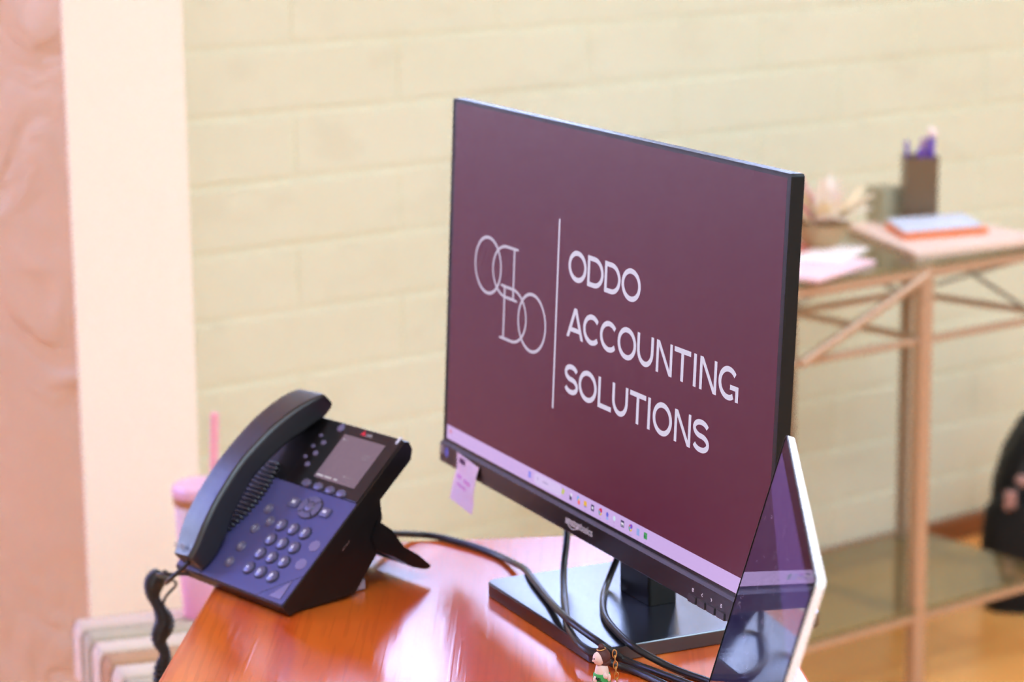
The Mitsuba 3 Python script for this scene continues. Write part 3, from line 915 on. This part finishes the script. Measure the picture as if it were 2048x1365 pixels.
# ------------------------------------------------------------------ cables on the desk
zt = 0.753 + 0.0005
c1 = thing('phone_cable', 'black cable running from behind the phone across the desk and stand base', 'cable')
put(c1, tube(spline([[1.2100, 1.8500, 0.790], [1.2450, 1.8680, 0.768], [1.2877, 1.8775, 0.756], [1.3021, 1.8725, zt], [1.3091, 1.8570, zt], [1.3142, 1.8308, zt], [1.3173, 1.8024, zt], [1.3163, 1.7691, zt], [1.3063, 1.7322, 0.757],
                    [1.2884, 1.6934, 0.7640], [1.2696, 1.6576, 0.7670], [1.2411, 1.5956, 0.7675], [1.2131, 1.5371, 0.7732], [1.2055, 1.5059, 0.7718], [1.2025, 1.4780, 0.7685], [1.2105, 1.4700, 0.7605], [1.2190, 1.4630, zt], [1.2211, 1.4122, zt], [1.2222, 1.3649, zt],
                    [1.218, 1.29, zt], [1.195, 1.21, zt], [1.195, 1.150, 0.7500], [1.207, 1.125, 0.715], [1.215, 1.12, 0.60], [1.215, 1.12, 0.25], [1.23, 1.13, 0.03], [1.30, 1.16, 0.004]], 10), 0.0031, 12), 'm_cable', True)
c2 = thing('monitor_cable', 'black cable dropping behind the monitor beside its chin onto the stand base', 'cable')
put(c2, tube(spline([[1.3430, 1.6980, 0.921], [1.3620, 1.6970, 0.895], [1.3570, 1.6960, 0.870], [1.3370, 1.6890, 0.830], [1.3150, 1.6650, 0.797], [1.2930, 1.6420, 0.777], [1.2640, 1.6050, 0.7680], [1.2366, 1.5680, 0.7668], [1.2180, 1.5420, 0.7662], [1.2010, 1.5136, 0.7662],
                    [1.1900, 1.4880, 0.7662], [1.1900, 1.4690, 0.7630], [1.2010, 1.4600, 0.7560], [1.2085, 1.4420, zt], [1.2060, 1.3970, zt], [1.200, 1.340, zt], [1.178, 1.25, zt], [1.160, 1.170, zt], [1.170, 1.105, 0.7500], [1.183, 1.085, 0.715], [1.190, 1.08, 0.60], [1.190, 1.08, 0.25], [1.205, 1.08, 0.03], [1.28, 1.09, 0.004]], 10), 0.0031, 12), 'm_cable', True)
c3 = thing('power_cable', 'black cable looping out from behind the monitor neck over the base edge', 'cable')
put(c3, tube(spline([[1.316, 1.571, 0.921], [1.345, 1.572, 0.905], [1.360, 1.595, 0.850], [1.342, 1.614, 0.800], [1.3130, 1.6040, 0.7690], [1.2836, 1.5745, 0.7668], [1.2541, 1.5357, 0.7668], [1.2340, 1.4944, 0.7668], [1.2240, 1.4640, 0.7660], [1.2260, 1.4480, 0.7620],
                    [1.2330, 1.4300, 0.7560], [1.2370, 1.4100, zt], [1.2390, 1.3780, zt], [1.237, 1.33, zt], [1.230, 1.26, zt], [1.227, 1.208, 0.7500], [1.237, 1.180, 0.715], [1.245, 1.17, 0.60], [1.245, 1.17, 0.25], [1.26, 1.19, 0.03], [1.32, 1.24, 0.004]], 10), 0.0031, 12), 'm_cable', True)

# ------------------------------------------------------------------ laptop
lap = thing('laptop', 'thin silver laptop with a scratched dark glossy screen, seen edge-on right of the monitor', 'laptop')
LP = np.array([1.1882, 1.2458, 0.9940])
LU, LV = np.array([-0.6513, -0.7589, 0.0]), np.array([-0.2097, 0.1800, -0.9611])
LU, LV = LU / np.linalg.norm(LU), LV / np.linalg.norm(LV)
LN = -np.cross(LU, LV)          # out of the screen
ML = frame(LP, LU, LV, LN)
LW, LH = 0.3545, 0.2335


def lp(name, mesh, bsdf, smooth=30, parent=None, **more):
    m = xform(mesh, ML)
    return part(parent or lap, name, m, bsdf, smooth, **more)


lid = lp('lid', cslab(list(rrect(0, 0, LW, LH, 0.006).exterior.coords)[:-1], -0.0062, -0.0004, 0.0008, 2), 'm_laptop_shell', 25)
lp('edge', extrude(rrect(0, 0, LW, LH, 0.006).difference(rrect(0.0016, 0.0016, LW - 0.0016, LH - 0.0016, 0.005)), 0.0012, -0.0008), 'm_black', 25, lid)
scr = lp('screen', extrude(rrect(0.0016, 0.0016, LW - 0.0016, LH - 0.0016, 0.005), 0.0006, -0.0007), 'm_laptop_glass', False)
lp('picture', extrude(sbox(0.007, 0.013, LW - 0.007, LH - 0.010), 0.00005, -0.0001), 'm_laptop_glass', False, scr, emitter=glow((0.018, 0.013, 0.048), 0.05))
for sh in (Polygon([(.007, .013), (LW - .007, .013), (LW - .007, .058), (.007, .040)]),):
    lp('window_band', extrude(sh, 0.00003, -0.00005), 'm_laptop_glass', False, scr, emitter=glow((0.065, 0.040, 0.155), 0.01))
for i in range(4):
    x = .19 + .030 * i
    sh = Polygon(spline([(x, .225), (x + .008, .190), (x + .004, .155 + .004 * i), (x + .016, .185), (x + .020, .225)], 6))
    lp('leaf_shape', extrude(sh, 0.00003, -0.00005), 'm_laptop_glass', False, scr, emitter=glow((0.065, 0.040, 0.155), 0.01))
sc = []
for i in range(70):
    x, y = RNG.uniform(.02, LW - .02), RNG.uniform(.02, LH - .015)
    l, t = RNG.uniform(.002, .009), RNG.uniform(-.5, .5)
    if i % 2:
        sc.append(stroke([(x, y), (x + l * .25 * t, y + l)], RNG.uniform(.0002, .0005), 1))
    else:
        sc.append(stroke([(x, y), (x + l, y + l * t * .2)], RNG.uniform(.0002, .0006), 1))
SCR = lp('scratches', extrude(unary_union(sc), 0.00003, -0.00001), 'm_smudge', False, scr, label='fine pale scratches on the screen')
labels[SCR]['kind'] = 'stuff'
HB = LP + LV * LH
dk = np.array([LN[0], LN[1], 0])
dk /= np.linalg.norm(dk)
MD = frame([HB[0], HB[1], 0.7502], LU, dk, [0, 0, 1])
deck = xform(cslab(list(rrect(0, -0.006, LW, 0.232, 0.008).exterior.coords)[:-1], 0.002, 0.0165, 0.002, 2), MD)
trimesh.repair.fix_normals(deck)
dkk = part(lap, 'deck', deck, 'm_laptop_deck', 25)
kb = xform(cslab(list(rrect(0.03, 0.03, LW - 0.03, 0.13, 0.004).exterior.coords)[:-1], 0.0150, 0.0171, 0.0004, 1), MD)
trimesh.repair.fix_normals(kb)
part(lap, 'keyboard', kb, 'm_black', 25, label='black keyboard block')
for r in range(5):
    for q in range(14 if r < 4 else 8):
        kw = 0.0205 if r < 4 else 0.0365
        kx, ky = 0.0335 + q * kw, 0.034 + (4 - r) * 0.0188
        m = xform(cbox([kx, ky, 0.0168], [kx + kw - 0.003, ky + 0.0158, 0.0182], 0.0004), MD)
        trimesh.repair.fix_normals(m)
        part(lap, 'keyboard_key', m, 'm_black_satin', False)

# ------------------------------------------------------------------ keychain figurine
fig = thing('keychain_figurine', 'tiny keychain doll with brown hair and green belt in front of the stand base', 'figurine')
FX = frame([1.1475, 1.4095, 0.7500], [0.79, -0.61, 0], [0.61, 0.79, 0], [0, 0, 1])     # local x to the picture's right, y away


def fp(name, mesh, bsdf, smooth=True, **more):
    return part(fig, name, xform(mesh, FX), bsdf, smooth, **more)


def ball(c, r, s=3):
    m = trimesh.creation.icosphere(subdivisions=s, radius=1.0)
    m.apply_scale(r)
    m.apply_translation(c)
    return m


fs = 1.0
bodyp = [(0.0001, 0.0), (0.0062, 0.0), (0.0075, 0.003), (0.0078, 0.008), (0.0068, 0.014), (0.0062, 0.020), (0.0056, 0.026), (0.0045, 0.031), (0.0001, 0.033)]
bm = [lathe(bodyp, 32), ball([-0.0078, -0.004, 0.003], [0.0042, 0.006, 0.0036]), ball([0.0030, -0.0062, 0.0240], [0.0022, 0.0024, 0.0026]), ball([0.0052, -0.0032, 0.0215], [0.0020, 0.0028, 0.0034]),
      ball([-0.0050, -0.0036, 0.0200], [0.0020, 0.0026, 0.0034])]
fp('body', trimesh.util.concatenate(bm), 'm_fig_skin')
fp('belt', lathe([(0.0058, 0.0170), (0.0072, 0.0177), (0.0068, 0.0240), (0.0056, 0.0248)], 32), 'm_fig_green', label='green belt with dark lettering')
tx = meshkit.text_mesh('AEL', 0.0024, 0.0003, bold=True)
tx.apply_transform(frame([-0.0052, -0.0056, 0.0206], [.80, -.60, -.1], [0, .05, 1], [-.60, -.80, 0]))
fp('belt_lettering', tx, 'm_fig_ink', False)
fp('head', ball([-0.0022, -0.0012, 0.0368], [0.0050, 0.0052, 0.0056]), 'm_fig_skin')
hair = trimesh.util.concatenate([ball([0.0008, 0.0006, 0.0380], [0.0062, 0.0064, 0.0066]), ball([0.0016, 0.0010, 0.0335], [0.0058, 0.0052, 0.0040])])
fp('hair', hair, 'm_fig_hair', label='brown hair with a small bun on top')
fp('hair_bun', ball([-0.0004, 0, 0.0462], [0.0024, 0.0024, 0.0022]), 'm_fig_hair')
fp('eye', trimesh.util.concatenate([ball([-0.0062, -0.0048, 0.0376], [0.0005, 0.0005, 0.0006], 2)]), 'm_fig_ink')
fp('nose', ball([-0.0070, -0.0020, 0.0350], [0.0008, 0.0009, 0.0008], 2), 'm_fig_skin')
an = np.linspace(0, 2 * math.pi, 33)[:-1]
fp('hair_ring', tube(np.c_[-0.0003 + .0034 * np.cos(an), .0034 * np.sin(an), 0.0442 + .0006 * np.cos(an)], 0.0005, 8, True), 'm_gold')
for i in range(7):
    z = 0.0405 - i * 0.0046
    r = 0.0026
    a = np.c_[r * .62 * np.cos(an), np.zeros_like(an), r * 1.25 * np.sin(an)]
    if i % 2:
        a = a[:, [1, 0, 2]]
    fp('chain_link', tube(a + [0.0100 + 0.0004 * i, -0.001, z], 0.00055, 8, True), 'm_gold', label='gold chain link')

# ------------------------------------------------------------------ left background: webbed seat and tumbler
seat = thing('webbed_stool', 'low stool with wide white and tan webbing straps behind the desk', 'stool')
E1, E2 = np.array([0.972, -0.234, 0]), np.array([-0.234, -0.972, 0])
SO = np.array([1.312, 2.640, 0])
MS = frame(SO, E1, -E2, [0, 0, 1])     # local x along straps, y = -distance toward the camera
SW, SD = 0.42, 0.40
for i in range(8):
    y = -0.006 - i * 0.048
    b = ['m_strap_white', 'm_strap_grey', 'm_strap_white', 'm_strap_tan', 'm_strap_white', 'm_strap_grey', 'm_strap_tan', 'm_strap_white'][i]
    x = np.r_[np.full(3, -0.014), np.linspace(-0.010, SW + 0.010, 15), np.full(3, SW + 0.014)]
    z = np.r_[0.395, 0.43, 0.458, 0.468 - 0.005 * np.sin(np.linspace(0, math.pi, 15)), 0.458, 0.43, 0.395]
    P = np.stack([np.stack([x, np.full_like(x, y - 0.043 * f), z + 0.0035 * math.sin(math.pi * f)], -1) for f in np.linspace(0, 1, 6)])
    part(seat, 'strap', xform(sheet(P, 0.004), MS), b, True, label=('tan webbing strap' if b == 'm_strap_tan' else None))
rail = trimesh.util.concatenate([cbox([-0.010, -SD, 0.375], [0.018, 0.0, 0.452], .006), cbox([SW - .018, -SD, 0.375], [SW + .010, 0.0, 0.452], .006), cbox([0, -0.02, 0.39], [SW, 0.002, 0.44], .006), cbox([0, -SD, 0.39], [SW, -SD + .022, 0.44], .006)])
part(seat, 'rail', xform(rail, MS), 'm_side_mauve')
for x in (0.004, SW - 0.004):
    for y in (-0.012, -SD + 0.012):
        part(seat, 'leg', xform(bar([x, y, 0.0], [x, y, 0.40], 0.014), MS), 'm_frame_grey')
part(seat, 'arm_tube', xform(tube(spline([[-0.075, -0.13, 0.395], [-0.05, -0.19, 0.392], [-0.03, -0.24, 0.388], [-0.01, -0.30, 0.385]], 6), 0.0085, 12), MS), 'm_frame_grey')

cup = thing('tumbler', 'pink tumbler with lid, brown band and straw standing behind the phone', 'tumbler')
MT_ = frame([1.441, 2.553, 0.468], [1, 0, 0], [0, 1, 0], [0, 0, 1])


def cp(name, mesh, bsdf, smooth=35, **more):
    return part(cup, name, xform(mesh, MT_), bsdf, smooth, **more)


cp('body', lathe([(0.0001, 0), (0.026, 0), (0.030, 0.004), (0.033, 0.05), (0.0365, 0.147), (0.034, 0.147), (0.0001, 0.14)]), 'm_cup')
cp('band', lathe([(0.0360, 0.147), (0.0378, 0.148), (0.0380, 0.156), (0.0360, 0.157), (0.0001, 0.157)]), 'm_gold_band', label='brown metallic band under the lid')
cp('lid', lathe([(0.0001, 0.150), (0.0375, 0.157), (0.0395, 0.160), (0.0392, 0.168), (0.0360, 0.172), (0.0001, 0.174)]), 'm_pink_lid')
cp('straw', bar([0.008, -0.010, 0.14], [0.0125, -0.0130, 0.262], 0.0054, 16), 'm_straw')

# ------------------------------------------------------------------ right background: glass shelf stand
shf = thing('shelf_stand', 'metal framed display stand with two glass shelves by the block wall', 'shelf')
SX, SY0, SY1 = [2.47, 2.863, 3.150], 2.685, 2.995
ZT, ZM, ZB = 0.735, 0.612, 0.150
XR = {SY0: 3.192, SY1: 3.150}
for i in range(3):
    for y in (SY0, SY1):
        x = XR[y] if i == 2 else SX[i]
        part(shf, 'post', sqbar([x, y, 0.0], [x, y, ZT + 0.004], 0.026 if y == SY0 else 0.019, .004), 'm_metal' if y == SY0 else 'm_metal_dull', 30)
for z, wd in ((ZT - 0.010, 0.018), (ZM, 0.011), (ZB - 0.012, 0.016)):
    for y in (SY0, SY1):
        part(shf, 'rail', sqbar([SX[0], y, z], [XR[y], y, z], wd, .003), 'm_metal')
    for a, b in ((SX[0], SX[0]), (SX[1], SX[1]), (XR[SY0], XR[SY1])):
        part(shf, 'rail', sqbar([a, SY0, z], [b, SY1, z], wd, .003), 'm_metal')
XB = SX[1] - 0.285
part(shf, 'brace', sqbar([SX[1], SY0 - .010, ZT - .012], [XB, SY0 - .010, ZM], 0.013, .002), 'm_metal')
part(shf, 'brace', sqbar([XB - .03, SY1 + .008, ZT - .03], [SX[1], SY1 + .008, ZM], 0.008, .002), 'm_steel')
part(shf, 'brace', sqbar([XB, SY1, ZM], [SX[1], SY1, ZT - .012], 0.005, .001), 'm_steel')
for a, b in ((SX[1], SX[2]), (SX[2], SX[1])):
    part(shf, 'brace', sqbar([a, SY1 + .006, ZT - .012], [b, SY1 + .006 + (.008 if a < b else 0), ZM], 0.006, .001), 'm_steel')
part(shf, 'brace', sqbar([SX[2], SY0, ZT - .012], [SX[2], SY1, ZM], 0.006, .001), 'm_steel')
part(shf, 'brace', sqbar([SX[2], SY1, ZT - .012], [SX[2], SY0, ZM], 0.006, .001), 'm_steel')
for z in (ZT, ZB):
    part(shf, 'glass_shelf', cbox([SX[0] - .012, SY0 - .012, z], [SX[2] + .050, SY1 + .012, z + 0.007], .001), 'm_shelf_glass', False, label='greenish glass shelf')

TZ = ZT + 0.0072


def flat(name, label, cat, quad, z, t, bsdf, group=None):
    k = thing(name, label, cat, group)
    put(k, cslab(quad, z, z + t, min(.0012, t * .3), 1), bsdf, False)
    return k


def rect_at(cx, cy, w, d, deg):
    a = math.radians(deg)
    ux, uy = np.array([math.cos(a), math.sin(a)]), np.array([-math.sin(a), math.cos(a)])
    c = np.array([cx, cy])
    return [c - ux * w / 2 - uy * d / 2, c + ux * w / 2 - uy * d / 2, c + ux * w / 2 + uy * d / 2, c - ux * w / 2 + uy * d / 2]


# left end of the top shelf: pink papers and a bowl of blossoms
k = flat('magazine', 'pale pink magazine under the white leaflet on the glass shelf', 'magazine', rect_at(2.665, 2.745, 0.20, 0.13, 18), TZ, 0.008, 'm_paper_pink')
k = flat('leaflet', 'white leaflet lying on the pale pink magazine', 'leaflet', rect_at(2.752, 2.790, 0.16, 0.085, 28), TZ + 0.0082, 0.004, 'm_paper_white')
k = flat('leaflet', 'reddish leaflet behind the white leaflet', 'leaflet', rect_at(2.735, 2.885, 0.15, 0.075, -8), TZ, 0.012, 'm_paper_red')
bowl = thing('flower_bowl', 'tan bowl with white and pink paper flowers on the glass shelf', 'flower arrangement')
MBo = frame([2.790, 2.850, TZ + 0.012], [1, 0, 0], [0, 1, 0], [0, 0, 1])
part(bowl, 'bowl', xform(lathe([(0.0001, 0.0), (0.022, 0.0), (0.028, 0.004), (0.050, 0.040), (0.047, 0.040), (0.026, 0.008), (0.0001, 0.006)]), MBo), 'm_bowl', 35)
rr = np.random.default_rng(5)
for i in range(44):
    az, el = rr.uniform(0, 2 * math.pi), rr.uniform(0.15, 1.25)
    L_ = rr.uniform(0.055, 0.092)
    d = np.array([math.cos(az) * math.cos(el), math.sin(az) * math.cos(el), math.sin(el)])
    s = np.cross(d, [0, 0, 1])
    s /= np.linalg.norm(s)
    up = np.cross(s, d)
    t = np.linspace(0, 1, 7)
    wd = 0.0125 * np.sin(np.pi * np.clip(t * .92 + .06, 0, 1))
    ctr = np.array([0, 0, 0.036])[None] + d * (t * L_)[:, None] + up * (0.010 * np.sin(t * 2.2))[:, None] + np.array([math.cos(az), math.sin(az), 0]) * 0.016
    P = np.stack([ctr - s * wd[:, None], ctr + up * 0.002, ctr + s * wd[:, None]], 1)
    b = ['m_petal_white', 'm_petal_white', 'm_petal_cream', 'm_petal_white', 'm_petal_pink'][i % 5]
    part(bowl, 'petal', xform(sheet(P, 0.0008), MBo), b, True, label='pink petal' if b == 'm_petal_pink' else None)
for (dx, dy, L_, az) in ((0.062, -0.02, 0.075, -10), (-0.048, 0.0, 0.085, 160)):
    a = math.radians(az)
    d = np.array([math.cos(a) * .68, math.sin(a) * .68, .73])
    part(bowl, 'petal', xform(tube(np.array([[dx * .4, dy * .4, .038], [dx * .4, dy * .4, .038] + d * L_ * .5, [dx * .4, dy * .4, .038] + d * L_]), [0.004, 0.0075, 0.004], 10), MBo), 'm_petal_cream', True)
# right end: magazines, book, pen cup, small box
flat('magazine', 'large beige magazine at the right end of the glass shelf', 'magazine', [(2.860, 2.700), (3.150, 2.672), (3.190, 2.960), (2.985, 2.985)], TZ, 0.012, 'm_mag_beige')
flat('book', 'orange covered book on the large beige magazine', 'book', [(2.935, 2.800), (3.095, 2.758), (3.160, 2.870), (3.005, 2.912)], TZ + 0.0122, 0.010, 'm_book_orange')
flat('book', 'light blue book on top of the orange book', 'book', [(2.940, 2.806), (3.090, 2.768), (3.158, 2.874), (3.010, 2.914)], TZ + 0.0224, 0.006, 'm_book_blue')
bx = flat('storage_box', 'small grey green box behind the pen cup', 'box', rect_at(3.060, 2.970, 0.045, 0.04, 0), TZ + 0.0122, 0.062, 'm_box_grey')
pen = thing('pen_cup', 'tall brown square pen cup on the right end of the glass shelf', 'pen cup')
PC = np.array([3.106, 2.930, TZ + 0.0122])
wo = 0.0285
shell = extrude(sbox(-wo, -wo, wo, wo).difference(sbox(-wo + .003, -wo + .003, wo - .003, wo - .003)), 0.114)
part(pen, 'wall', xform(shell, frame(PC, [0.79, -0.61, 0], [0.61, 0.79, 0], [0, 0, 1])), 'm_pen_cup', False)
part(pen, 'bottom', xform(cbox([-wo + .002, -wo + .002, 0], [wo - .002, wo - .002, .004], .0005), frame(PC, [0.79, -0.61, 0], [0.61, 0.79, 0], [0, 0, 1])), 'm_pen_cup', False)
part(pen, 'collar', xform(extrude(sbox(-wo - .001, -wo - .001, wo + .001, wo + .001).difference(sbox(-wo + .002, -wo + .002, wo - .002, wo - .002)), 0.006, 0.110), frame(PC, [0.79, -0.61, 0], [0.61, 0.79, 0], [0, 0, 1])), 'm_pen_cup', False)
for i, (x, y, dx, hgt, r, b, lab, tip) in enumerate((
        (0.016, 0.0, 0.006, 0.152, 0.0080, 'm_pen_purple', 'thick purple marker with a white tip in the pen cup', True),
        (0.005, 0.012, 0.004, 0.141, 0.0065, 'm_pen_lilac', 'lilac pen beside the thick purple marker in the pen cup', False),
        (-0.021, 0.006, -0.003, 0.139, 0.0045, 'm_pen_purple', 'thin purple pen at the left of the pen cup', False),
        (-0.004, -0.010, 0.002, 0.126, 0.0060, 'm_pen_purple', 'short purple pen in the middle of the pen cup', False))):
    k = thing('pen', lab, 'pen', 'pens in the pen cup')
    Mx = frame(PC, [0.79, -0.61, 0], [0.61, 0.79, 0], [0, 0, 1])
    part(k, 'barrel', xform(tube(np.array([[x - dx, y, .005], [x, y, hgt * .6], [x + dx * .6, y, hgt]]), [r * .8, r, r * .8], 12), Mx), b, True)
    part(k, 'cap', xform(ball([x + dx * .6, y, hgt + (.004 if tip else 0)], [r * (1.2 if tip else .8)] * 3, 2), Mx), 'm_pen_tip' if tip else b, True)
part(shf, 'clip', xform(cbox([-.012, -.006, -.005], [.012, .006, .005], .003), frame([3.06, 2.99, 0.688], [1, 0, 0], [0, 1, 0], [0, 0, 1])), 'm_green_clip', label='small green clip on the back brace')

# backpack on the floor
bag = thing('backpack', 'black backpack standing on the floor against the wall at the right edge', 'backpack')
MBg = frame([3.505, 2.892, 0.0], [0.660, -0.751, 0], [0.751, 0.660, 0], [0, 0, 1])


def bag_mesh(x0, x1, y0, y1, r, prof):
    P = []
    for z, f in prof:
        cx, cy = (x0 + x1) / 2, (y0 + y1) / 2
        w, d = (x1 - x0) / 2 * f, (y1 - y0) / 2 * (0.55 + .45 * f)
        q = rrect(cx - w, cy - d, cx + w, cy + d, r * f, 5)
        xy = np.array(q.exterior.coords)[:-1]
        P.append(np.c_[xy, np.full(len(xy), z)])
    return hull(np.vstack(P))


part(bag, 'body', xform(bag_mesh(-0.155, 0.165, -0.105, 0.125, .05, ((0.0, .90), (0.03, .97), (0.12, 1.0), (0.20, .98), (0.27, .86), (0.32, .70), (0.355, .50), (0.372, .32))), MBg), 'm_bag', 30)
part(bag, 'front_pocket', xform(bag_mesh(-0.168, 0.11, -0.150, -0.04, .04, ((0.0, .90), (0.03, .98), (0.12, 1.0), (0.185, .96), (0.215, .80))), MBg), 'm_bag', 30)
part(bag, 'strap', xform(tube(spline([[-0.06, -0.070, 0.335], [-0.085, -0.098, 0.29], [-0.105, -0.128, 0.24], [-0.115, -0.150, 0.20]], 6), 0.010, 10), MBg), 'm_bag_web', True)
part(bag, 'buckle', xform(ball([-0.097, -0.128, 0.250], [0.013, 0.008, 0.013], 2), MBg), 'm_bag_pink', True, label='pinkish metal buckle')
part(bag, 'zip_pull', xform(cbox([-0.128, -0.156, 0.200], [-0.106, -0.140, 0.236], .003), MBg), 'm_bag_pink', label='pinkish zip pull')
